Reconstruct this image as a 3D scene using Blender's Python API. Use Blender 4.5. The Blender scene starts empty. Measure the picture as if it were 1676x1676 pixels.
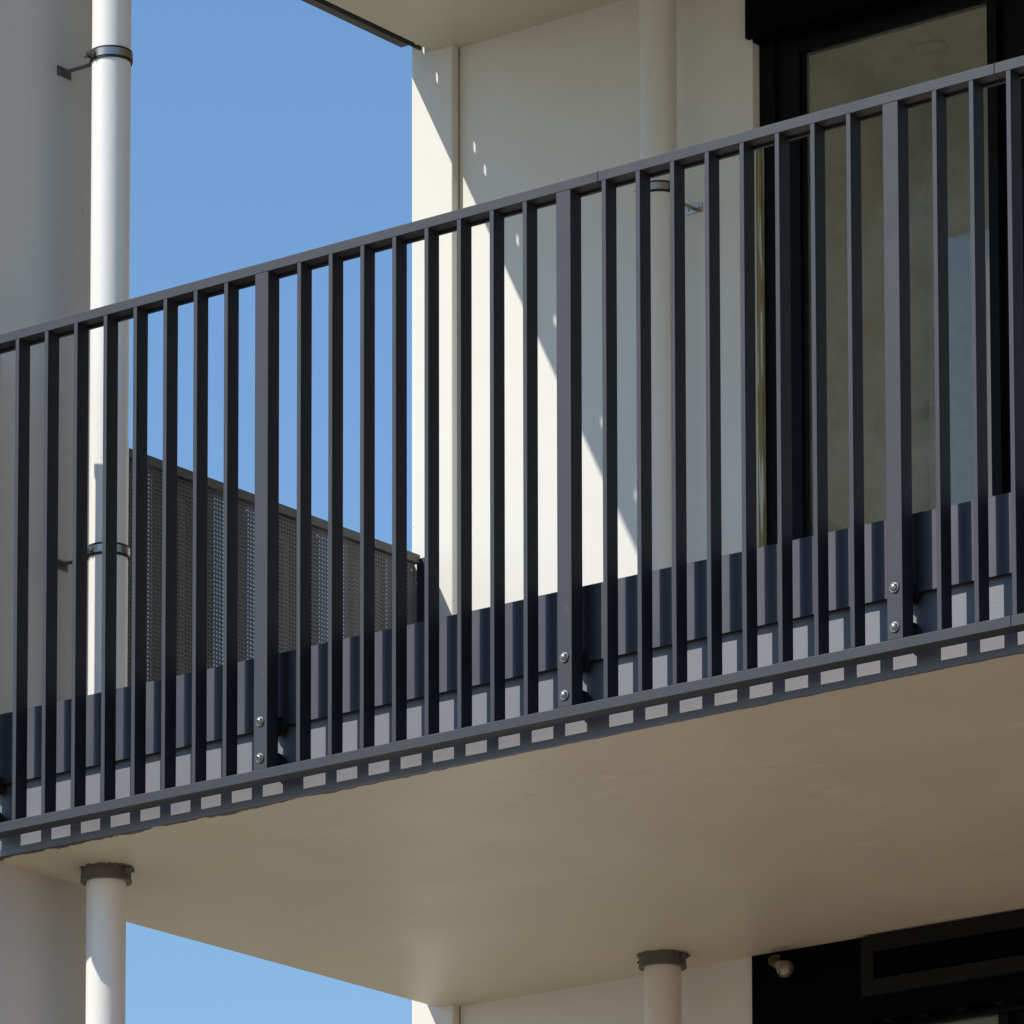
import bpy, bmesh, math, random
import numpy as np
from mathutils import Vector, Matrix

random.seed(7)
scene = bpy.context.scene
col = scene.collection
ZO = 1.6                      # eye height; the survey below is measured from the eye

# ------------------------------------------------------------------ camera
cd = bpy.data.cameras.new("camera")
cam = bpy.data.objects.new("camera", cd)
col.objects.link(cam)
cd.sensor_fit = 'HORIZONTAL'
cd.sensor_width = 36.0
F = 9781.351
cd.lens = F / 1676 * 36.0
cd.shift_x = 158.0 / 1676
cd.shift_y = 1769.82 / 1676
cd.clip_start = 0.1
cd.clip_end = 2000
R = ((7.85117795e-01, -7.28262693e-02, -6.15049902e-01),
     (6.19346468e-01, 9.23186018e-02, 7.79671231e-01),
     (0.0, -9.93062742e-01, 1.17585670e-01))
m = Matrix.Identity(4)
for i in range(3):
    m[i][0] = R[i][0]
    m[i][1] = -R[i][1]
    m[i][2] = -R[i][2]
m[1][3] = -10.65
m[2][3] = ZO
cam.matrix_world = m
scene.camera = cam

# ------------------------------------------------------------------ sky and sun
TA, TZ = 0.556, 1.112          # sideways and downward travel of the sun per metre of depth
sun_to = Vector((-TA, -1.0, TZ)).normalized()
elev = math.asin(sun_to.z)
world = bpy.data.worlds.new("World")
scene.world = world
world.use_nodes = True
nt = world.node_tree
bg = nt.nodes["Background"]
sky = nt.nodes.new("ShaderNodeTexSky")
sky.sky_type = 'NISHITA'
sky.sun_disc = False
sky.sun_elevation = elev
sky.sun_rotation = math.atan2(sun_to.x, sun_to.y)
sky.altitude = 0
sky.air_density = 1.46
sky.dust_density = 0.3
sky.ozone_density = 9.5
nt.links.new(sky.outputs[0], bg.inputs[0])
bg.inputs[1].default_value = 0.15
sd = bpy.data.lights.new("sun", 'SUN')
sd.energy = 4.6
sd.angle = math.radians(0.5)
sd.color = (1.0, 0.945, 0.865)
sun = bpy.data.objects.new("sun", sd)
col.objects.link(sun)
sun.rotation_euler = (-sun_to).to_track_quat('-Z', 'Y').to_euler()
sun.location = (-20, -30, 40)
scene.view_settings.view_transform = 'Standard'
scene.view_settings.look = 'None'
scene.view_settings.exposure = 0.0
scene.view_settings.gamma = 1.0
try:
    scene.cycles.max_bounces = 8
    scene.cycles.diffuse_bounces = 5
    scene.cycles.transparent_max_bounces = 16
except Exception:
    pass

# ------------------------------------------------------------------ materials
def new_mat(name):
    mt = bpy.data.materials.new(name)
    mt.use_nodes = True
    n = mt.node_tree.nodes
    return mt, n, mt.node_tree.links, n["Principled BSDF"]

def setp(b, **kw):
    for k, v in kw.items():
        b.inputs[k.replace('_', ' ')].default_value = v

def noise_mix(n, l, c1, c2, scale, detail=4, lo=0.35, hi=0.65, stretch=(1, 1, 1), rough=0.6):
    tc = n.new("ShaderNodeTexCoord")
    mp = n.new("ShaderNodeMapping")
    mp.inputs["Scale"].default_value = stretch
    l.new(tc.outputs["Object"], mp.inputs[0])
    t = n.new("ShaderNodeTexNoise")
    t.inputs["Scale"].default_value = scale
    t.inputs["Detail"].default_value = detail
    t.inputs["Roughness"].default_value = rough
    l.new(mp.outputs[0], t.inputs["Vector"])
    r = n.new("ShaderNodeValToRGB")
    r.color_ramp.elements[0].position = lo
    r.color_ramp.elements[0].color = (*c1, 1)
    r.color_ramp.elements[1].position = hi
    r.color_ramp.elements[1].color = (*c2, 1)
    l.new(t.outputs[0], r.inputs[0])
    return r, t, mp

def add_bump(n, l, b, src, strength, dist):
    bp = n.new("ShaderNodeBump")
    bp.inputs["Strength"].default_value = strength
    bp.inputs["Distance"].default_value = dist
    l.new(src, bp.inputs["Height"])
    l.new(bp.outputs[0], b.inputs["Normal"])
    return bp

def mat_render(name, c1, c2, rough=0.7):
    """painted render: faint mottling, dirt specks and an orange-peel bump"""
    mt, n, l, b = new_mat(name)
    r, t, mp = noise_mix(n, l, c1, c2, 2.2, 5, 0.3, 0.7)
    sp = n.new("ShaderNodeTexNoise"); sp.inputs["Scale"].default_value = 37; sp.inputs["Detail"].default_value = 3
    l.new(mp.outputs[0], sp.inputs["Vector"])
    rs = n.new("ShaderNodeValToRGB")
    rs.color_ramp.elements[0].position = 0.235; rs.color_ramp.elements[0].color = (0.45, 0.42, 0.36, 1)
    rs.color_ramp.elements[1].position = 0.27; rs.color_ramp.elements[1].color = (1, 1, 1, 1)
    l.new(sp.outputs[0], rs.inputs[0])
    mx = n.new("ShaderNodeMix"); mx.data_type = 'RGBA'; mx.blend_type = 'MULTIPLY'
    mx.inputs[0].default_value = 0.6
    l.new(r.outputs[0], mx.inputs[6]); l.new(rs.outputs[0], mx.inputs[7])
    l.new(mx.outputs[2], b.inputs["Base Color"])
    setp(b, Roughness=rough)
    f = n.new("ShaderNodeTexNoise"); f.inputs["Scale"].default_value = 60; f.inputs["Detail"].default_value = 6
    l.new(mp.outputs[0], f.inputs["Vector"])
    f2 = n.new("ShaderNodeTexNoise"); f2.inputs["Scale"].default_value = 3.0; f2.inputs["Detail"].default_value = 2
    l.new(mp.outputs[0], f2.inputs["Vector"])
    ma = n.new("ShaderNodeMath"); ma.operation = 'MULTIPLY_ADD'
    l.new(f2.outputs[0], ma.inputs[0]); ma.inputs[1].default_value = 6.0
    l.new(f.outputs[0], ma.inputs[2])
    add_bump(n, l, b, ma.outputs[0], 0.25, 0.002)
    return mt

def mat_metal(name, c, rough, spec, bump=0.0, bscale=14.0, wear=0.0, brush=(1, 1, 1), metallic=0.0, tint=None, vary=1.5):
    """satin powder coat"""
    mt, n, l, b = new_mat(name)
    c2 = tuple(min(1, x * vary) for x in c)
    r, t, mp = noise_mix(n, l, c, c2, 9, 6, 0.4, 0.75, stretch=brush)
    last = r.outputs[0]
    if wear:
        w = n.new("ShaderNodeTexNoise"); w.inputs["Scale"].default_value = 55; w.inputs["Detail"].default_value = 5
        l.new(mp.outputs[0], w.inputs["Vector"])
        wr = n.new("ShaderNodeValToRGB")
        wr.color_ramp.elements[0].position = 0.70; wr.color_ramp.elements[0].color = (0, 0, 0, 1)
        wr.color_ramp.elements[1].position = 0.78; wr.color_ramp.elements[1].color = (wear, wear, wear, 1)
        l.new(w.outputs[0], wr.inputs[0])
        mx = n.new("ShaderNodeMix"); mx.data_type = 'RGBA'
        l.new(wr.outputs[0], mx.inputs[0]); l.new(last, mx.inputs[6])
        mx.inputs[7].default_value = (0.3, 0.3, 0.32, 1)
        last = mx.outputs[2]
    l.new(last, b.inputs["Base Color"])
    b.inputs["Specular IOR Level"].default_value = spec
    b.inputs["Metallic"].default_value = metallic
    if tint: b.inputs["Specular Tint"].default_value = (*tint, 1)
    rr = n.new("ShaderNodeMapRange")
    rr.inputs[1].default_value = 0.3; rr.inputs[2].default_value = 0.7
    rr.inputs[3].default_value = rough - 0.04; rr.inputs[4].default_value = rough + 0.05
    l.new(t.outputs[0], rr.inputs[0]); l.new(rr.outputs[0], b.inputs["Roughness"])
    if bump:
        f = n.new("ShaderNodeTexNoise"); f.inputs["Scale"].default_value = bscale; f.inputs["Detail"].default_value = 2
        l.new(mp.outputs[0], f.inputs["Vector"])
        add_bump(n, l, b, f.outputs[0], bump, 0.01)
    return mt

def mat_plain(name, c, rough=0.6, metallic=0.0, spec=0.5):
    mt, n, l, b = new_mat(name)
    c2 = tuple(x * 0.85 for x in c)
    r, t, mp = noise_mix(n, l, c, c2, 18, 4)
    l.new(r.outputs[0], b.inputs["Base Color"])
    setp(b, Roughness=rough, Metallic=metallic)
    b.inputs["Specular IOR Level"].default_value = spec
    return mt

def backlit_sheet_mat():
    mt, n, l, b = new_mat('backlit_sheet_fabric')  # translucent sheet lit by sky, stands in for a bright doorway
    b.inputs["Base Color"].default_value = (0.9, 0.86, 0.79, 1)
    out = [x for x in n if x.type == 'OUTPUT_MATERIAL'][0]
    tr = n.new("ShaderNodeBsdfTranslucent"); tr.inputs[0].default_value = (1.0, 0.76, 0.50, 1)  # warm tint offsets the blue of the sky light behind
    mx = n.new("ShaderNodeMixShader"); mx.inputs[0].default_value = 0.88
    l.new(b.outputs[0], mx.inputs[1]); l.new(tr.outputs[0], mx.inputs[2]); l.new(mx.outputs[0], out.inputs[0])
    return mt

M = {}
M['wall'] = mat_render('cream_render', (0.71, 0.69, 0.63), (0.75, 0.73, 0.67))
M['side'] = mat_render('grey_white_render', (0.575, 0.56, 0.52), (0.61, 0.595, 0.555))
M['rail'] = mat_metal('charcoal_powder_coat', (0.005, 0.0055, 0.009), 0.59, 0.70, bump=0.015, bscale=260, wear=0.2, tint=(0.90, 0.93, 1.0))
M['fascia'] = mat_metal('grey_fascia_paint', (0.185, 0.184, 0.200), 0.60, 0.5, bump=0.02, bscale=200, metallic=1.0, vary=1.12)
M['plate'] = mat_metal('folded_plate_coat', (0.098, 0.091, 0.098), 0.44, 0.5, bump=0.10, metallic=1.0, vary=1.12, bscale=5, brush=(1, 1, 0.35))
M['screen'] = mat_metal('screen_coat', (0.056, 0.056, 0.057), 0.5, 0.5)
M['black'] = mat_metal('black_cladding', (0.0016, 0.0018, 0.0019), 0.6, 0.03)
M['frame'] = mat_metal('door_frame_black', (0.0024, 0.0026, 0.0032), 0.45, 0.10)
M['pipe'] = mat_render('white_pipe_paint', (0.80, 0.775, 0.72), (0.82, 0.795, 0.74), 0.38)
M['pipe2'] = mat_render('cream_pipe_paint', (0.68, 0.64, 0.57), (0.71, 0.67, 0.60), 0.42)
M['collar'] = mat_plain('brown_grey_collar', (0.11, 0.102, 0.088), 0.6)
M['rubber'] = mat_plain('black_rubber', (0.01, 0.01, 0.01), 0.6)
M['steel'] = mat_plain('stainless_steel', (0.42, 0.385, 0.33), 0.30, 1.0)
M['dullsteel'] = mat_plain('dull_galvanised_steel', (0.16, 0.155, 0.14), 0.5, 0.6)
M['darkfit'] = mat_plain('spacer_black', (0.006, 0.006, 0.008), 0.5)
M['bead'] = mat_plain('old_sealant', (0.30, 0.27, 0.20), 0.8)
M['inner'] = mat_plain('interior_plaster', (0.74, 0.76, 0.70), 0.8)
M['white'] = mat_plain('interior_white', (0.7, 0.7, 0.66), 0.6)
M['backlit_sheet'] = backlit_sheet_mat()
M['floorin'] = mat_plain('interior_floor', (0.14, 0.12, 0.09), 0.5)
M['deck'] = mat_plain('warm_deck_tiles', (0.66, 0.56, 0.46), 0.7)
M['brass'] = mat_plain('brass_fitting', (0.22, 0.17, 0.10), 0.4, 1.0)

def soffit_mat():
    mt, n, l, b = new_mat('cream_soffit')
    # broad roller mottling + pale scuffs + dark hair scratches + ragged charcoal paint along the front edge
    r, t, mp = noise_mix(n, l, (0.515, 0.485, 0.355), (0.57, 0.54, 0.41), 1.6, 5, 0.3, 0.7)
    def scuff(scale, st, lo, hi, seed):
        m2 = n.new("ShaderNodeMapping"); m2.inputs["Scale"].default_value = st
        m2.inputs["Location"].default_value = (seed, seed * 2, 0)
        m2.inputs["Rotation"].default_value = (0, 0, 0.55)
        l.new(mp.outputs[0], m2.inputs[0])
        q = n.new("ShaderNodeTexNoise"); q.inputs["Scale"].default_value = scale; q.inputs["Detail"].default_value = 6
        q.inputs["Roughness"].default_value = 0.62
        l.new(m2.outputs[0], q.inputs["Vector"])
        k = n.new("ShaderNodeMapRange"); k.inputs[1].default_value = lo; k.inputs[2].default_value = hi
        l.new(q.outputs[0], k.inputs[0])
        # cluster mask so that scuffs come in groups
        g = n.new("ShaderNodeTexNoise"); g.inputs["Scale"].default_value = 1.7
        m3 = n.new("ShaderNodeMapping"); m3.inputs["Location"].default_value = (seed * 3.1, 1.0, seed)
        l.new(mp.outputs[0], m3.inputs[0]); l.new(m3.outputs[0], g.inputs["Vector"])
        gk = n.new("ShaderNodeMapRange"); gk.inputs[1].default_value = 0.50; gk.inputs[2].default_value = 0.66
        l.new(g.outputs[0], gk.inputs[0])
        mu = n.new("ShaderNodeMath"); mu.operation = 'MULTIPLY'
        l.new(k.outputs[0], mu.inputs[0]); l.new(gk.outputs[0], mu.inputs[1])
        return mu.outputs[0]
    s1 = scuff(7, (1, 3.2, 1), 0.56, 0.68, 1.3)
    s2 = scuff(9, (1, 4, 1), 0.57, 0.66, 7.7)
    m1 = n.new("ShaderNodeMix"); m1.data_type = 'RGBA'
    a1 = n.new("ShaderNodeMath"); a1.operation = 'MULTIPLY'; a1.inputs[1].default_value = 0.42
    l.new(s1, a1.inputs[0]); l.new(a1.outputs[0], m1.inputs[0])
    l.new(r.outputs[0], m1.inputs[6]); m1.inputs[7].default_value = (0.78, 0.74, 0.64, 1)
    m2 = n.new("ShaderNodeMix"); m2.data_type = 'RGBA'
    a2 = n.new("ShaderNodeMath"); a2.operation = 'MULTIPLY'; a2.inputs[1].default_value = 0.28
    l.new(s2, a2.inputs[0]); l.new(a2.outputs[0], m2.inputs[0])
    l.new(m1.outputs[2], m2.inputs[6]); m2.inputs[7].default_value = (0.25, 0.22, 0.17, 1)
    # ragged painted edge: world Y < 0.09 + wobble (wider towards the left end)
    sx = n.new("ShaderNodeSeparateXYZ"); l.new(mp.outputs[0], sx.inputs[0])
    en = n.new("ShaderNodeTexNoise"); en.inputs["Scale"].default_value = 9; en.inputs["Detail"].default_value = 7
    en.inputs["Roughness"].default_value = 0.65
    l.new(mp.outputs[0], en.inputs["Vector"])
    amp = n.new("ShaderNodeMapRange")
    amp.inputs[1].default_value = 0.3; amp.inputs[2].default_value = 1.9
    amp.inputs[3].default_value = 0.15; amp.inputs[4].default_value = 0.022
    l.new(sx.outputs[0], amp.inputs[0])
    e1 = n.new("ShaderNodeMath"); e1.operation = 'MULTIPLY'
    e0 = n.new("ShaderNodeMath"); e0.operation = 'SUBTRACT'; e0.inputs[1].default_value = 0.37
    l.new(en.outputs[0], e0.inputs[0]); l.new(e0.outputs[0], e1.inputs[0]); l.new(amp.outputs[0], e1.inputs[1])
    cmpn = n.new("ShaderNodeMath"); cmpn.operation = 'LESS_THAN'
    l.new(sx.outputs[1], cmpn.inputs[0]); l.new(e1.outputs[0], cmpn.inputs[1])
    m3 = n.new("ShaderNodeMix"); m3.data_type = 'RGBA'
    l.new(cmpn.outputs[0], m3.inputs[0]); l.new(m2.outputs[2], m3.inputs[6])
    m3.inputs[7].default_value = (0.03, 0.03, 0.032, 1)
    l.new(m3.outputs[2], b.inputs["Base Color"])
    setp(b, Roughness=0.42)
    b.inputs["Specular IOR Level"].default_value = 0.45
    f = n.new("ShaderNodeTexNoise"); f.inputs["Scale"].default_value = 2.6; f.inputs["Detail"].default_value = 5
    m4 = n.new("ShaderNodeMapping"); m4.inputs["Scale"].default_value = (1, 1.5, 1)
    l.new(mp.outputs[0], m4.inputs[0]); l.new(m4.outputs[0], f.inputs["Vector"])
    add_bump(n, l, b, f.outputs[0], 0.07, 0.012)
    q = n.new("ShaderNodeTexNoise"); q.inputs["Scale"].default_value = 1.9; q.inputs["Detail"].default_value = 4
    l.new(mp.outputs[0], q.inputs["Vector"])
    rr = n.new("ShaderNodeMapRange"); rr.inputs[1].default_value = 0.38; rr.inputs[2].default_value = 0.62
    rr.inputs[3].default_value = 0.40; rr.inputs[4].default_value = 0.50
    l.new(q.outputs[0], rr.inputs[0]); l.new(rr.outputs[0], b.inputs["Roughness"])
    return mt
M['soffit'] = soffit_mat()

def glass_mat():
    mt = bpy.data.materials.new('tinted_door_glass'); mt.use_nodes = True
    n = mt.node_tree.nodes; l = mt.node_tree.links
    n.clear()
    out = n.new("ShaderNodeOutputMaterial")
    tr = n.new("ShaderNodeBsdfTransparent"); tr.inputs[0].default_value = (0.92, 0.93, 0.89, 1)
    gl = n.new("ShaderNodeBsdfGlossy"); gl.inputs["Roughness"].default_value = 0.03
    df = n.new("ShaderNodeBsdfDiffuse"); df.inputs[0].default_value = (0.50, 0.51, 0.47, 1)
    fr = n.new("ShaderNodeFresnel"); fr.inputs[0].default_value = 1.45
    mx = n.new("ShaderNodeMixShader")
    l.new(fr.outputs[0], mx.inputs[0]); l.new(tr.outputs[0], mx.inputs[1]); l.new(gl.outputs[0], mx.inputs[2])
    # dust and smears on the pane
    tc = n.new("ShaderNodeTexCoord")
    q = n.new("ShaderNodeTexNoise"); q.inputs["Scale"].default_value = 5; q.inputs["Detail"].default_value = 8
    q.inputs["Roughness"].default_value = 0.7
    l.new(tc.outputs["Object"], q.inputs["Vector"])
    k = n.new("ShaderNodeMapRange"); k.inputs[1].default_value = 0.35; k.inputs[2].default_value = 0.75
    k.inputs[3].default_value = 0.05; k.inputs[4].default_value = 0.26
    l.new(q.outputs[0], k.inputs[0])
    m2 = n.new("ShaderNodeMixShader")
    l.new(k.outputs[0], m2.inputs[0]); l.new(mx.outputs[0], m2.inputs[1]); l.new(df.outputs[0], m2.inputs[2])
    l.new(m2.outputs[0], out.inputs[0])
    return mt
M['glass'] = glass_mat()

def strip_mat():
    mt, n, l, b = new_mat('ragged_sealant_strip')
    r, t, mp = noise_mix(n, l, (0.50, 0.48, 0.44), (0.20, 0.185, 0.075), 5, 6, 0.42, 0.5, stretch=(30, 30, 1))
    l.new(r.outputs[0], b.inputs["Base Color"]); setp(b, Roughness=0.8)
    return mt
M['strip'] = strip_mat()

def ground_mat():
    mt, n, l, b = new_mat('ground_concrete')
    r, t, mp = noise_mix(n, l, (0.35, 0.295, 0.205), (0.41, 0.35, 0.255), 0.4, 8)
    l.new(r.outputs[0], b.inputs["Base Color"]); setp(b, Roughness=0.9)
    return mt
M['ground'] = ground_mat()

def gravel_mat():
    mt, n, l, b = new_mat('dry_gravel')
    r, t, mp = noise_mix(n, l, (0.19, 0.165, 0.12), (0.24, 0.21, 0.155), 0.6, 10)
    l.new(r.outputs[0], b.inputs["Base Color"]); setp(b, Roughness=0.95)
    return mt
M['gravel'] = gravel_mat()

def red_bounce_mat():
    mt, n, l, b = new_mat('red_bounce_pavers')  # colour of the added ground that bounces red light
    tc = n.new("ShaderNodeTexCoord")
    br = n.new("ShaderNodeTexBrick")
    br.inputs["Color1"].default_value = (0.46, 0.21, 0.13, 1)
    br.inputs["Color2"].default_value = (0.38, 0.17, 0.11, 1)
    br.inputs["Mortar"].default_value = (0.25, 0.2, 0.16, 1)
    br.inputs["Scale"].default_value = 4.0
    br.inputs["Mortar Size"].default_value = 0.015
    l.new(tc.outputs["Object"], br.inputs["Vector"]); l.new(br.outputs[0], b.inputs["Base Color"])
    setp(b, Roughness=0.85)
    return mt
M['red_bounce'] = red_bounce_mat()

# ------------------------------------------------------------------ mesh helpers
class MB:
    """collects shapes (survey coordinates) and links them as one mesh object"""
    def __init__(s, origin=(0, 0, 0)):
        s.bm = bmesh.new(); s.o = Vector(origin)
    def _add(s, tmp):
        me = bpy.data.meshes.new("tmp"); tmp.to_mesh(me); tmp.free()
        s.bm.from_mesh(me); bpy.data.meshes.remove(me)
    def box(s, x0, x1, y0, y1, z0, z1, bev=0.0, seg=2):
        t = bmesh.new(); bmesh.ops.create_cube(t, size=1)
        for v in t.verts:
            v.co = Vector(((x0 + x1) / 2 + v.co.x * (x1 - x0), (y0 + y1) / 2 + v.co.y * (y1 - y0), (z0 + z1) / 2 + v.co.z * (z1 - z0))) - s.o
        if bev:
            bmesh.ops.bevel(t, geom=t.edges[:], offset=bev, segments=seg, affect='EDGES', profile=0.5)
        s._add(t); return s
    def rod(s, p, q, r, seg=24, r2=None):
        p, q = Vector(p), Vector(q); d = q - p
        t = bmesh.new()
        bmesh.ops.create_cone(t, cap_ends=True, segments=seg, radius1=r, radius2=r if r2 is None else r2, depth=d.length)
        mt = Matrix.Translation((p + q) / 2 - s.o) @ d.to_track_quat('Z', 'Y').to_matrix().to_4x4()
        bmesh.ops.transform(t, matrix=mt, verts=t.verts)
        s._add(t); return s
    def ball(s, c, r, seg=16, sc=(1, 1, 1)):
        t = bmesh.new(); bmesh.ops.create_uvsphere(t, u_segments=seg, v_segments=seg // 2 + 2, radius=r)
        for v in t.verts:
            v.co = Vector((v.co.x * sc[0], v.co.y * sc[1], v.co.z * sc[2])) + Vector(c) - s.o
        s._add(t); return s
    def tube(s, c, axis_z0, axis_z1, ro, ri, seg=64, wob=0.0, a0=0.0, a1=2 * math.pi):
        """upright ring; wob roughens its lower and upper rims"""
        t = bmesh.new(); full = abs(a1 - a0 - 2 * math.pi) < 1e-6
        rows = []
        for i in range(seg + (0 if full else 1)):
            a = a0 + (a1 - a0) * i / seg
            w = wob * (random.random() - 0.5); w2 = wob * (random.random() - 0.5)
            rows.append([t.verts.new(Vector((c[0] + r * math.cos(a), c[1] + r * math.sin(a), z)) - s.o)
                         for r, z in ((ro, axis_z0 + w), (ro, axis_z1 + w2), (ri, axis_z1 + w2), (ri, axis_z0 + w))])
        k = len(rows)
        for i in range(k if full else k - 1):
            A, B = rows[i], rows[(i + 1) % k]
            for j in range(4):
                t.faces.new((A[j], B[j], B[(j + 1) % 4], A[(j + 1) % 4]))
        if not full:
            t.faces.new(rows[0]); t.faces.new(list(reversed(rows[-1])))
        s._add(t); return s
    def build(s, name, mat, parent=None, smooth=False):
        bmesh.ops.recalc_face_normals(s.bm, faces=s.bm.faces)
        me = bpy.data.meshes.new(name); s.bm.to_mesh(me); s.bm.free()
        me.materials.append(mat)
        if smooth:
            for p in me.polygons: p.use_smooth = True
            me.set_sharp_from_angle(angle=math.radians(28))
        o = bpy.data.objects.new(name, me); col.objects.link(o)
        if parent is None:
            o.location = s.o + Vector((0, 0, ZO))
        else:
            o.parent = parent
            o.location = s.o - (Vector(parent['surv']) if 'surv' in parent else Vector())
        o['surv'] = tuple(s.o)
        return o

def thing(name, label, cat, loc, group=None):
    o = bpy.data.objects.new(name, None); col.objects.link(o)
    o.empty_display_size = 0.1
    o.location = Vector(loc) + Vector((0, 0, ZO))
    o['surv'] = tuple(loc)
    o['label'] = label; o['category'] = cat
    if group: o['group'] = group
    return o

def tag(o, label, cat, group=None):
    o['label'] = label; o['category'] = cat
    if group: o['group'] = group
    return o

def structure(o):
    o['kind'] = 'structure'; return o

# ------------------------------------------------------------------ ground
def slab_sheet(name, mat, x0, x1, y0, y1, lift):
    return structure(MB(((x0 + x1) / 2, (y0 + y1) / 2, -1.6)).box(x0, x1, y0, y1, -1.8, -1.6 + lift).build(name, mat))
slab_sheet('ground', M['gravel'], -400, 400, -400, 400, 0.0)
slab_sheet('pale_bounce_ground', M['ground'], -16, -7.6, -4.5, 2.11, 0.004)  # added out of view, pale so its bounce lights the soffit
slab_sheet('red_bounce_ground', M['red_bounce'], -7.6, 6.0, -4.5, 2.11, 0.004)  # added out of view, red so its bounce warms the soffit's right end
# unseen mound added behind the viewer to block low sky light
t = bmesh.new()
rows = []
for i in range(41):
    x = -200 + i * 10
    rows.append([t.verts.new((x, y, z + (1.2 * math.sin(i * 0.7) + 0.8 * math.sin(i * 1.9) if z > 0.5 else 0))) for y, z in ((-60, -0.2), (-75, 2.0), (-95, 4.0), (-130, 5.5), (-200, -0.2))])
for i in range(40):
    for j in range(4):
        t.faces.new((rows[i][j], rows[i + 1][j], rows[i + 1][j + 1], rows[i][j + 1]))
me = bpy.data.meshes.new('horizon_blocker'); t.to_mesh(me); t.free(); me.materials.append(M['gravel'])
horizon_blocker = structure(bpy.data.objects.new('horizon_blocker', me)); col.objects.link(horizon_blocker)

# ------------------------------------------------------------------ rear wall
YR = 2.15                     # recessed wall face
YP = 2.12                     # pilaster face
DXL, DXR = -8.935, -5.30      # door opening
o0 = (-9.5, YR, -1.6)
rw = thing('rear_wall', 'cream rendered wall with a sunlit corner strip behind the balconies', 'wall', o0)
mb = MB(o0)
mb.box(-9.942, DXL, YR, YR + 0.10, -1.6, 9.0)
mb.box(DXR, -4.2, YR, YR + 0.10, -1.6, 9.0)
mb.box(DXL, DXR, YR, YR + 0.10, 6.302, 6.55)
mb.box(DXL, DXR, YR, YR + 0.10, 3.552, 3.76)
mb.build('wall', M['wall'], rw)
MB(o0).box(-10.088, -9.942, YP, YR + 0.10, -1.6, 9.0, bev=0.004).build('pilaster', M['wall'], rw)

mb = MB(o0)
t = bmesh.new(); prev = None
for i in range(260):
    z = 3.0 + i * 0.0135
    w = 0.0028 + 0.0035 * random.random() * (1 if math.sin(z * 5) > -0.2 else 0.3)
    ring = [t.verts.new(Vector(q) - Vector(o0)) for q in ((-9.9418, YR - 0.0030, z), (-9.9418 + w, YR - 0.0012, z), (-9.9418 + w, YR + 0.002, z))]
    if prev:
        for j in range(2): t.faces.new((prev[j], prev[j + 1], ring[j + 1], ring[j]))
    prev = ring
mb._add(t)
mb.build('sealant_bead', M['bead'], rw)

# ------------------------------------------------------------------ blade wall on the left
WX = -9.817
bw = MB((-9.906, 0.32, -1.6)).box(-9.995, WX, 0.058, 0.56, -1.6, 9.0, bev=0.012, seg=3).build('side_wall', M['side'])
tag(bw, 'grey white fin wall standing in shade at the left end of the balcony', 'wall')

# ------------------------------------------------------------------ lower balcony
XE = -4.4                     # right end of what is built
o0 = (-9.995, 0.09, 3.552)
bal = thing('balcony', 'lower concrete balcony with cream underside carrying the charcoal railing', 'balcony', o0, 'balconies')
MB(o0).box(-9.995, XE, 0.093, YR, 3.552, 3.76).build('slab', M['soffit'], bal)
MB(o0).box(-9.99, XE, 0.10, YR - 0.002, 3.7605, 3.775).build('deck', M['deck'], bal)
mb = MB(o0)
mb.box(-9.815, XE, 0.083, 0.0925, 3.5525, 3.900)
mb.build('fascia', M['fascia'], bal)
# folded plate: slightly wavy sheet with a top return
def plate(x0, x1):
    b = MB(o0)
    N = int((x1 - x0) / 0.02)
    t = bmesh.new()
    prof = [(0.0, 3.728), (0.0, 3.7290), (0.0, 3.78), (0.0, 3.85), (0.0, 3.9045), (0.0, 3.9068), (0.0012, 3.9078), (0.035, 3.9078), (0.035, 3.9050), (0.003, 3.9050), (0.003, 3.728)]
    rows = []
    for i in range(N + 1):
        x = x0 + (x1 - x0) * i / N
        w = 0.0006 * math.sin(x * 7.3) + 0.0004 * math.sin(x * 19.1 + 1)
        rows.append([t.verts.new(Vector((x, 0.067 + y + w, z)) - Vector(o0)) for y, z in prof])
    for i in range(N):
        A, B = rows[i], rows[i + 1]
        for j in range(len(prof)):
            k = (j + 1) % len(prof)
            t.faces.new((A[j], B[j], B[k], A[k]))
    t.faces.new(rows[0]); t.faces.new(list(reversed(rows[-1])))
    b._add(t)
    return b.build('upstand_plate', M['plate'], bal, smooth=True)
plate(-9.815, XE)

# ------------------------------------------------------------------ upper balcony
o1 = (-10.014, 0.09, 6.302)
ub = thing('balcony', 'upper concrete balcony seen from below at the top of the wall', 'balcony', o1, 'balconies')
MB(o1).box(-10.014, XE, 0.093, YR, 6.302, 6.51).build('slab', M['soffit'], ub)
MB(o1).box(-10.014, XE, 0.083, 0.0925, 6.3025, 6.65).build('fascia', M['fascia'], ub)

# ------------------------------------------------------------------ railing of the lower balcony
o2 = (-9.795, 0.0, 3.585)
rl = thing('railing', 'charcoal metal balcony railing with flat vertical bars and bolted posts', 'railing', o2)
ZB0, ZB1, ZT0, ZT1 = 3.585, 3.610, 4.8285, 4.8532
RX0 = -9.797
# rails come in lengths; the joints leave a hairline
def rail_piece(name, cuts, z0, z1, yd):
    for a, b in zip(cuts[:-1], cuts[1:]):
        MB(((a + b) / 2, 0, z0)).box(a + 0.0004, b - 0.0004, 0.0, yd, z0, z1, bev=0.0013).build(name, M['rail'], rl)
rail_piece('bottom_rail', [RX0, -6.766, XE], ZB0, ZB1, 0.047)
rail_piece('top_rail', [RX0, -7.869, -6.792, XE], ZT0, ZT1, 0.050)
# inset channel under the top rail
MB((-7, 0, ZT0)).box(RX0, XE, 0.039, 0.0465, ZT0 - 0.006, ZT0 - 0.0002).build('rail_lip', M['rail'], rl)

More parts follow.
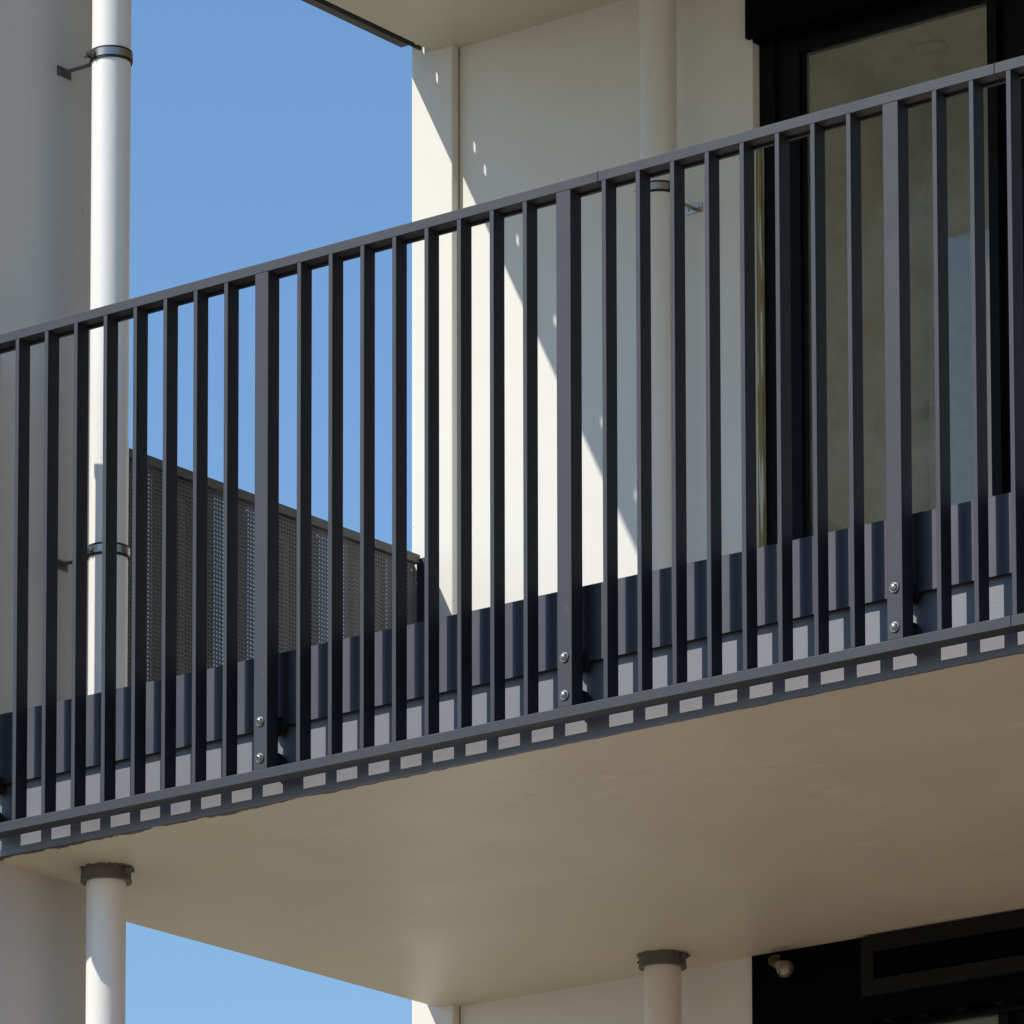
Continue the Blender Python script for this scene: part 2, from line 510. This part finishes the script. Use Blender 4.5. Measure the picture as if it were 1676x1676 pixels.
def parent_to(o, p, loc):
    """copy o under p at survey location loc"""
    c = o.copy(); col.objects.link(c); c.parent = p
    c.location = Vector(loc) - Vector(p['surv'])
    return c

bars = []
P0 = -9.795
posts = [P0 + 0.9030 * k for k in range(6)]
bal_mesh = None
for px in posts[:-0 or None]:
    for k in range(8):
        x = px + 0.1305 + 0.0965 * k
        if x > XE - 0.03: continue
        if bal_mesh is None:
            bal_mesh = MB((x, 0, ZB1)).box(x, x + 0.012, 0.0006, 0.0425, ZB1, ZT0, bev=0.0009).build('baluster', M['rail'], rl)
        else:
            parent_to(bal_mesh, rl, (x, 0, ZB1))
def make_post(px):
    o = (px, 0, ZB1)
    po = MB(o).box(px, px + 0.041, 0.0008, 0.0435, ZB1, ZT0, bev=0.0012).build('post', M['rail'], rl)
    for z in (3.7265, 3.6378):
        bx = px + 0.0205
        h = MB((bx, 0, z)); h.rod((bx, 0.001, z), (bx, -0.0022, z), 0.0115, 24)
        h.ball((bx, -0.002, z), 0.0092, 20, (1, 0.80, 1))
        b = h.build('bolt', M['steel'], po, smooth=True)
        h = MB((bx, 0, z)); h.rod((bx, -0.0084, z), (bx, -0.0100, z), 0.0032, 6)
        h.build('hex_socket', M['rubber'], b)
        b.location = Vector((bx, 0, z)) - Vector(o)
        for c in b.children: c.location = (0, 0, 0)
        s_ = MB((bx, 0, z)); s_.rod((bx, 0.042, z), (bx, 0.078, z), 0.0185, 32)
        s_.rod((bx, 0.058, z), (bx, 0.0665, z), 0.024, 32)
        s_.build('spacer', M['darkfit'], po, smooth=True)
    return po
post0 = make_post(posts[1])
for i, px in enumerate(posts):
    if i == 1: continue
    c = parent_to(post0, rl, (px, 0, ZB1))
    for ch in post0.children:
        d = ch.copy(); col.objects.link(d); d.parent = c

# ------------------------------------------------------------------ privacy screen of the lower balcony
SX = -10.035                  # inner face
o3 = (SX - 0.02, 0.58, 3.76)
ps = thing('privacy_screen', 'perforated dark metal privacy screen closing the left end of the lower balcony', 'screen', o3, 'privacy screens')
MB(o3).box(SX - 0.038, SX, 0.60, 2.092, 4.813, 4.838, bev=0.001).build('top_rail', M['screen'], ps)
MB(o3).box(-10.048, -10.020, 2.0925, 2.1195, 3.70, 4.829, bev=0.001).build('end_post', M['rail'], ps)
MB(o3).box(SX - 0.030, SX - 0.010, 0.605, 0.635, 3.70, 4.813).build('post', M['screen'], ps)
MB(o3).box(SX - 0.030, SX - 0.010, 0.635, 2.080, 3.762, 3.790).build('bottom_rail', M['screen'], ps)

def perforated(x, y0, y1, z0, z1, pitch, hole, th, origin):
    ny = int((y1 - y0) / pitch); nz = int((z1 - z0) / pitch)
    my = ((y1 - y0) - ny * pitch) / 2; mz = ((z1 - z0) - nz * pitch) / 2
    V = []; Fc = []
    ang = [math.radians(a) for a in range(0, 360, 45)]
    h = pitch / 2
    outer = [(h, 0), (h, h), (0, h), (-h, h), (-h, 0), (-h, -h), (0, -h), (h, -h)]
    inner = [(hole * math.cos(a), hole * math.sin(a)) for a in ang]
    ox, oy, oz = origin
    for i in range(ny):
        cy = y0 + my + (i + .5) * pitch
        for j in range(nz):
            cz = z0 + mz + (j + .5) * pitch
            b = len(V)
            for a, c in outer: V.append((x - ox, cy + a - oy, cz + c - oz))
            for a, c in inner: V.append((x - ox, cy + a - oy, cz + c - oz))
            for a, c in inner: V.append((x - th - ox, cy + a - oy, cz + c - oz))
            for a, c in outer: V.append((x - th - ox, cy + a - oy, cz + c - oz))
            for k in range(8):
                q = (k + 1) % 8
                Fc.append((b + k, b + q, b + 8 + q, b + 8 + k))
                Fc.append((b + 8 + k, b + 8 + q, b + 16 + q, b + 16 + k))
                Fc.append((b + 16 + k, b + 16 + q, b + 24 + q, b + 24 + k))
    def quad(ya, yb, za, zb):
        for xx in (x, x - th):
            b = len(V)
            V.extend([(xx - ox, ya - oy, za - oz), (xx - ox, yb - oy, za - oz), (xx - ox, yb - oy, zb - oz), (xx - ox, ya - oy, zb - oz)])
            Fc.append((b, b + 1, b + 2, b + 3))
    quad(y0, y0 + my, z0, z1); quad(y1 - my, y1, z0, z1)
    quad(y0 + my, y1 - my, z0, z0 + mz); quad(y0 + my, y1 - my, z1 - mz, z1)
    me = bpy.data.meshes.new('perforated_panel'); me.from_pydata(V, [], Fc); me.update()
    return me
pm = perforated(SX - 0.010, 0.635, 2.080, 3.775, 4.810, 0.0117, 0.0029, 0.002, o3)
pm.materials.append(M['screen'])
pp = bpy.data.objects.new('perforated_panel', pm); col.objects.link(pp); pp.parent = ps
# cladding boards fixed behind the panel, sky shows in the gaps between them
gaps = [(0.972, 1.019), (1.269, 1.332), (1.409, 1.447), (1.715, 1.845), (2.008, 2.030)]
edges = [0.64] + [v for g_ in gaps for v in g_] + [2.118]
for a, b in zip(edges[0::2], edges[1::2]):
    MB(((SX - 0.06), (a + b) / 2, 3.76)).box(SX - 0.066, SX - 0.056, a, b, 3.70, 4.851, bev=0.001).build('backing_board', M['screen'], ps)
for a in (0.7, 1.45, 1.82):
    MB((SX, a, 3.77)).box(SX - 0.0555, SX - 0.0305, a, a + 0.012, 3.77, 3.80).build('bracket', M['screen'], ps)
# the little fixing heads on the panel
for (y, z) in ((1.347, 4.791), (1.647, 4.791), (2.066, 4.791)):
    MB((SX, y, z)).ball((SX - 0.010, y, z), 0.0045, 12, (0.5, 1, 1)).build('screw', M['steel'], ps, smooth=True)

# ------------------------------------------------------------------ privacy screen of the upper balcony (its foot shows)
o4 = (-10.118, 0.2, 6.347)
us = thing('privacy_screen', 'dark edge of the upper balcony screen against the sky, with small slots', 'screen', o4, 'privacy screens')
MB(o4).box(-10.139, -10.097, 0.10, 2.137, 6.347, 6.399, bev=0.001).build('bottom_rail', M['screen'], us)
# slotted closing strip between rail and slab
slots_y = [2.10, 2.013, 1.845, 1.778, 1.680, 1.573, 1.34, 1.05, 0.845]
slots_w = 0.013
mb = MB(o4)
X0, X1 = -10.0565, -10.0557
def closing():
    ys = sorted(slots_y)
    mb.box(X0, X1, 0.10, 2.145, 6.3130, 6.3250)
    mb.box(X0, X1, 0.10, 2.145, 6.3530, 6.56)
    prev = 0.10
    for y in ys:
        mb.box(X0, X1, prev, y - slots_w / 2, 6.3250, 6.3530); prev = y + slots_w / 2
    mb.box(X0, X1, prev, 2.145, 6.3250, 6.3530)
closing()
mb.build('slotted_strip', M['screen'], us)
MB(o4).box(-10.133, -10.096, 0.10, 0.14, 6.393, 7.5).build('post', M['screen'], us)
MB(o4).box(-10.133, -10.096, 2.09, 2.118, 6.393, 7.5).build('post', M['screen'], us)
MB(o4).box(-10.133, -10.096, 0.10, 2.118, 7.50, 7.53).build('top_rail', M['screen'], us)
MB(o4).box(-10.126, -10.120, 0.14, 2.09, 6.56, 7.48).build('panel', M['screen'], us)

# ------------------------------------------------------------------ drainpipes
def ceiling_collar(parent, cx, cy, z, r=0.0500):
    b = MB((cx, cy, z))
    b.tube((cx, cy), z - 0.031, z + 0.001, r + 0.0125, r - 0.0005, 72, wob=0.0014)
    b.tube((cx, cy), z - 0.035, z - 0.030, r + 0.0145, r + 0.002, 72, wob=0.0006)
    # broken sealant under the slab
    for i in range(26):
        a = random.random() * 2 * math.pi
        rr = r + 0.012 + random.random() * 0.006
        b.ball((cx + rr * math.cos(a), cy + rr * math.sin(a), z - 0.003 * random.random()), 0.003 + 0.003 * random.random(), 8, (1.6, 1.2, 0.8))
    c = b.build('ceiling_collar', M['collar'], parent, smooth=True)
    for sgn in (-1, 1):
        e = MB((cx, cy, z))
        e.box(cx + sgn * (r + 0.012) - 0.012, cx + sgn * (r + 0.012) + 0.012, cy - 0.006, cy + 0.006, z - 0.020, z - 0.004, bev=0.002)
        e.rod((cx + sgn * (r + 0.022), cy - 0.012, z - 0.012), (cx + sgn * (r + 0.022), cy + 0.012, z - 0.012), 0.004, 10)
        ee = e.build('collar_screw', M['dullsteel'], c)
        ee.location = (0, 0, 0)
    return c

def clamp(parent, cx, cy, z, direction, reach, steel, r=0.0500):
    """strap with rubber lining, screw lug, rod and wall plate"""
    o = (cx, cy, z)
    b = MB(o); b.tube((cx, cy), z - 0.0150, z + 0.0150, r + 0.0035, r + 0.0002, 72)
    cl = b.build('pipe_clamp', M['rubber'], parent, smooth=True)
    b = MB(o); b.tube((cx, cy), z - 0.0095, z + 0.0095, r + 0.0052, r + 0.0032, 72)
    st = b.build('strap', M['steel'], cl, smooth=True); st.location = (0, 0, 0)
    # screw lugs sit on the side facing the left of the picture
    a = math.radians(250)
    u = Vector((math.cos(a), math.sin(a), 0)); t = Vector((-u.y, u.x, 0))
    p = Vector(o) + u * (r + 0.010)
    b = MB(o)
    for s_ in (-0.007, 0.007):
        q = p + t * s_
        b.rod(q - t * 0.0015, q + t * 0.0015, 0.0095, 16)
    b.rod(p - t * 0.030, p + t * 0.016, 0.0032, 12)
    b.rod(p - t * 0.0150, p - t * 0.0095, 0.0065, 6)
    b.rod(p + t * 0.0095, p + t * 0.0150, 0.0065, 6)
    sc = b.build('clamp_screw', M['steel'], cl, smooth=True); sc.location = (0, 0, 0)
    d = Vector(direction)
    b = MB(o)
    pw = Vector(o) + d * reach
    b.rod(Vector(o) + d * (r + 0.003), pw, 0.0048, 16)
    b.rod(Vector(o) + d * (r + 0.003), Vector(o) + d * (r + 0.014), 0.0080, 6)
    rd = b.build('rod', steel, cl, smooth=True); rd.location = (0, 0, 0)
    b = MB(o)
    if abs(d.x) > 0.5:
        b.box(min(pw.x, pw.x - d.x * 0.003), max(pw.x, pw.x - d.x * 0.003), cy - 0.027, cy + 0.027, z - 0.0130, z + 0.0130, bev=0.0012)
        for s_ in (-0.018, 0.018): b.ball((pw.x - d.x * 0.003, cy + s_, z), 0.0042, 12, (0.6, 1, 1))
    else:
        b.box(cx - 0.027, cx + 0.027, pw.y - 0.003, pw.y, z - 0.0130, z + 0.0130, bev=0.0012)
        for s_ in (-0.018, 0.018): b.ball((cx + s_, pw.y - 0.003, z), 0.0042, 12, (1, 0.6, 1))
    wp = b.build('wall_plate', steel, cl); wp.location = (0, 0, 0)
    return cl

def pipe_mesh(b, cx, cy, z0, z1):
    b.tube((cx, cy), z0, z1, 0.0500, 0.0470, 96)

PLX, PLY = -9.6555, 0.343
PRX, PRY = -9.130, 1.984
dl = thing('drainpipe', 'white drainpipe, half in sun, clamped to the grey fin wall on the left', 'pipe', (PLX, PLY, -1.6), 'drainpipes')
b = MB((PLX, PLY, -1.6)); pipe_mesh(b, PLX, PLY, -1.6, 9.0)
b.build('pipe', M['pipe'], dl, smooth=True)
ceiling_collar(dl, PLX, PLY, 3.552)
ceiling_collar(dl, PLX, PLY, 6.302)
clamp(dl, PLX, PLY, 5.655, (-1, 0, 0), PLX - WX, M['dullsteel'])
clamp(dl, PLX, PLY, 4.362, (-1, 0, 0), PLX - WX, M['dullsteel'])
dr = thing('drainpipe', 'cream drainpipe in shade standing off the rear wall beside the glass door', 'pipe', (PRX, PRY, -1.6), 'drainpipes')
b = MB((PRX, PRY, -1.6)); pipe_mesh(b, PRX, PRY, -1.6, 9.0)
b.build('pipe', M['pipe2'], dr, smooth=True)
ceiling_collar(dr, PRX, PRY, 3.552)
ceiling_collar(dr, PRX, PRY, 6.302)
clamp(dr, PRX, PRY, 5.652, (0, 1, 0), YR - PRY, M['steel'])
clamp(dr, PRX, PRY, 2.9, (0, 1, 0), YR - PRY, M['steel'])

# ------------------------------------------------------------------ sliding doors, upper and lower storey
def door(zh, zg, zfloor, label):
    o = (DXL, YR, zfloor)
    d = thing('sliding_door', label, 'door', o, 'sliding glass doors')
    mb = MB(o)
    # stepped jamb: three nested profiles
    mb.box(DXL + 0.001, DXL + 0.050, YR + 0.030, YR + 0.100, zfloor, zh, bev=0.001)
    mb.box(DXL + 0.0503, DXL + 0.082, YR + 0.044, YR + 0.100, zfloor, zh, bev=0.001)
    mb.box(DXL + 0.0823, DXL + 0.132, YR + 0.030, YR + 0.072, zfloor + 0.05, zg + 0.035, bev=0.001)
    mb.box(DXL + 0.1323, DXL + 0.144, YR + 0.040, YR + 0.062, zfloor + 0.09, zg + 0.008, bev=0.001)
    mb.box(DXL + 0.0505, DXR, YR + 0.046, YR + 0.100, zh - 0.020, zh, bev=0.001)
    mb.box(DXL + 0.1325, DXR, YR + 0.032, YR + 0.072, zg + 0.0085, zh - 0.0205, bev=0.001)
    mb.box(DXL + 0.051, DXR, YR + 0.030, YR + 0.100, zfloor, zfloor + 0.08, bev=0.001)
    mb.build('door_frame', M['frame'], d)
    gx0 = DXL + 0.144
    xm = -8.207
    mb = MB(o).box(xm, xm + 0.030, YR + 0.034, YR + 0.070, zfloor + 0.081, zg + 0.008, bev=0.001)
    mb.box(xm + 0.0303, xm + 0.130, YR + 0.060, YR + 0.096, zfloor + 0.081, zg + 0.008, bev=0.001)
    mb.build('stile', M['frame'], d)
    MB(o).box(gx0 - 0.004, xm + 0.004, YR + 0.049, YR + 0.053, zfloor + 0.085, zg + 0.009).build('pane', M['glass'], d)
    MB(o).box(xm + 0.126, -6.9, YR + 0.076, YR + 0.080, zfloor + 0.085, zg + 0.009).build('pane', M['glass'], d)
    mb = MB(o).box(-6.9, -6.77, YR + 0.060, YR + 0.096, zfloor + 0.081, zg + 0.008, bev=0.001)
    mb.build('stile', M['frame'], d)
    MB(o).box(-6.774, DXR, YR + 0.076, YR + 0.080, zfloor + 0.085, zg + 0.009).build('pane', M['glass'], d)
    return d
du = door(6.075, 6.018, 3.762, 'black framed sliding glass door behind the railing of the lower balcony')
MB((DXL, YR, 3.762)).box(DXL + 0.0005, DXL + 0.016, YR + 0.012, YR + 0.0295, 3.762, 5.80, bev=0.002).build('sealant_strip', M['strip'], du)
dd = door(3.335, 3.297, 1.00, 'black framed glass door under the lower balcony, only its head in view')
# header panels
hu = MB((-8.93, YR - 0.02, 6.083)).box(-8.946, DXR + 0.02, YR - 0.020, YR - 0.001, 6.083, 6.3015, bev=0.002).build('header_panel', M['black'])
MB((-8.93, YR, 6.083)).box(DXL + 0.001, DXR - 0.001, YR + 0.0005, YR + 0.0995, 6.0755, 6.3015).build('packing_board', M['black'], hu)
tag(hu, 'black header panel above the glass door behind the railing', 'panel', 'black header panels')
o5 = (-8.95, YR - 0.01, 3.33)
hl = thing('header_panel', 'black header panel with a slot vent directly under the lower balcony', 'panel', o5, 'black header panels')
MB(o5).box(-8.950, DXR + 0.02, YR - 0.012, YR - 0.001, 3.325, 3.5515, bev=0.002).build('panel', M['black'], hl)
MB(o5).box(DXL + 0.001, DXR - 0.001, YR + 0.0005, YR + 0.0995, 3.3355, 3.5515).build('packing_board', M['black'], hl)
vx0, vx1 = -8.586, -7.60
mb = MB(o5)
mb.box(vx0, vx1, YR - 0.034, YR - 0.0125, 3.503, 3.545, bev=0.001)
mb.box(vx0, vx1, YR - 0.034, YR - 0.0125, 3.388, 3.430, bev=0.001)
mb.box(vx0, vx0 + 0.038, YR - 0.0338, YR - 0.0127, 3.4302, 3.5028)
mb.box(vx1 - 0.038, vx1, YR - 0.0338, YR - 0.0127, 3.4302, 3.5028)
vt = mb.build('vent', mat_metal('vent_coat', (0.006, 0.0065, 0.007), 0.5, 0.15), hl)
mb = MB(o5)
for i in range(4):
    z = 3.438 + i * 0.017
    mb.box(vx0 + 0.038, vx1 - 0.038, YR - 0.030, YR - 0.016, z, z + 0.005)
lv = mb.build('louvre', M['black'], vt); lv.location = (0, 0, 0)
clip0 = None
for i in range(14):
    x = -8.78 + i * 0.115
    if clip0 is None:
        clip0 = MB((x, YR, 3.3255)).box(x, x + 0.022, YR + 0.012, YR + 0.030, 3.3255, 3.3300).build('clip', M['darkfit'], hl)
    else:
        parent_to(clip0, hl, (x, YR, 3.3255))

# security lamp under the slab
lx, ly, lz = -8.868, 2.128, 3.528
sl = thing('wall_lamp', 'small brass wall lamp with a pale bulb on the black panel under the balcony', 'lamp', (lx, ly, lz))
mb = MB((lx, ly, lz)); mb.box(lx - 0.014, lx + 0.014, YR - 0.020, YR - 0.0125, lz - 0.014, lz + 0.014, bev=0.002)
mb.rod((lx, YR - 0.02, lz), (lx, ly - 0.012, lz - 0.002), 0.006, 16)
mb.ball((lx, ly - 0.014, lz - 0.003), 0.009, 16)
mb.build('mount', M['brass'], sl, smooth=True)
dirv = Vector((0.80, -0.30, -0.50)).normalized(); p = Vector((lx, ly - 0.014, lz - 0.003))
mb = MB((lx, ly, lz)); mb.rod(p + dirv * 0.004, p + dirv * 0.040, 0.011, 24, 0.0135)
for k in range(4): mb.rod(p + dirv * (0.010 + k * 0.008), p + dirv * (0.013 + k * 0.008), 0.0145, 24)
mb.build('socket', M['brass'], sl, smooth=True)
mb = MB((lx, ly, lz)); mb.rod(p + dirv * 0.040, p + dirv * 0.070, 0.014, 32, 0.023)
mb.rod(p + dirv * 0.070, p + dirv * 0.075, 0.0235, 32)
mb.ball(p + dirv * 0.073, 0.020, 20)
mb.build('bulb', mat_plain('smoked_bulb', (0.30, 0.27, 0.23), 0.16, 0.5), sl, smooth=True)

# ------------------------------------------------------------------ rooms behind the doors
def room(z0, z1, label):
    xa, xb, yf = -9.00, -5.25, 3.10
    ya = YR + 0.101
    o = (xa, ya, z0)
    rm = thing('room', label, 'room', o, 'rooms behind the doors')
    MB(o).box(xa, xb, ya, yf, z0 - 0.05, z0 - 0.001).build('floor', M['floorin'], rm)
    mb = MB(o).box(xa - 0.1, xb + 0.1, ya, yf + 0.1, z1 + 0.001, z1 + 0.06)
    mb.box(xa, xb, ya + 0.01, ya + 0.27, z1 - 0.055, z1)
    mb.build('ceiling', M['inner'], rm)
    mb = MB(o).box(xa - 0.1, xa - 0.001, ya, yf + 0.1, z0, z1)
    mb.box(xb + 0.001, xb + 0.1, ya, yf + 0.1, z0, z1)
    wx0, wx1, wt = -8.842, -5.9, min(5.725, z1 - 0.3)
    if z0 < 3: wx0, wx1, wt = -7.4, -6.4, z1 - 0.5
    mb.box(xa, wx0, yf, yf + 0.1, z0, z1)
    mb.box(wx1, xb, yf, yf + 0.1, z0, z1)
    mb.box(wx0, wx1, yf, yf + 0.1, wt, z1)
    mb.build('wall', M['inner'], rm)
    MB(o).box(wx0 + 0.001, wx1 - 0.001, yf + 0.06, yf + 0.064, z0, wt - 0.001).build('backlit_sheet', M['backlit_sheet'], rm)  # added sheet lit from behind; its wide opening brightens the room
    return rm
ru = room(3.80, 6.20, 'dim green grey room seen through the tinted glass of the upper door')
MB((-9, 2.6, 4.9)).box(-8.999, -8.955, 2.45, 2.78, 4.835, 4.885, bev=0.003).build('shelf', M['white'], ru)
mb = MB((-9, 2.6, 4.9)); mb.tube((-9.0 + 0.25, 2.75), 6.194, 6.199, 0.05, 0.04, 48)
mb.build('downlight', M['white'], ru, smooth=True)
rd_ = room(1.0, 3.44, 'dark room behind the glass door under the balcony')
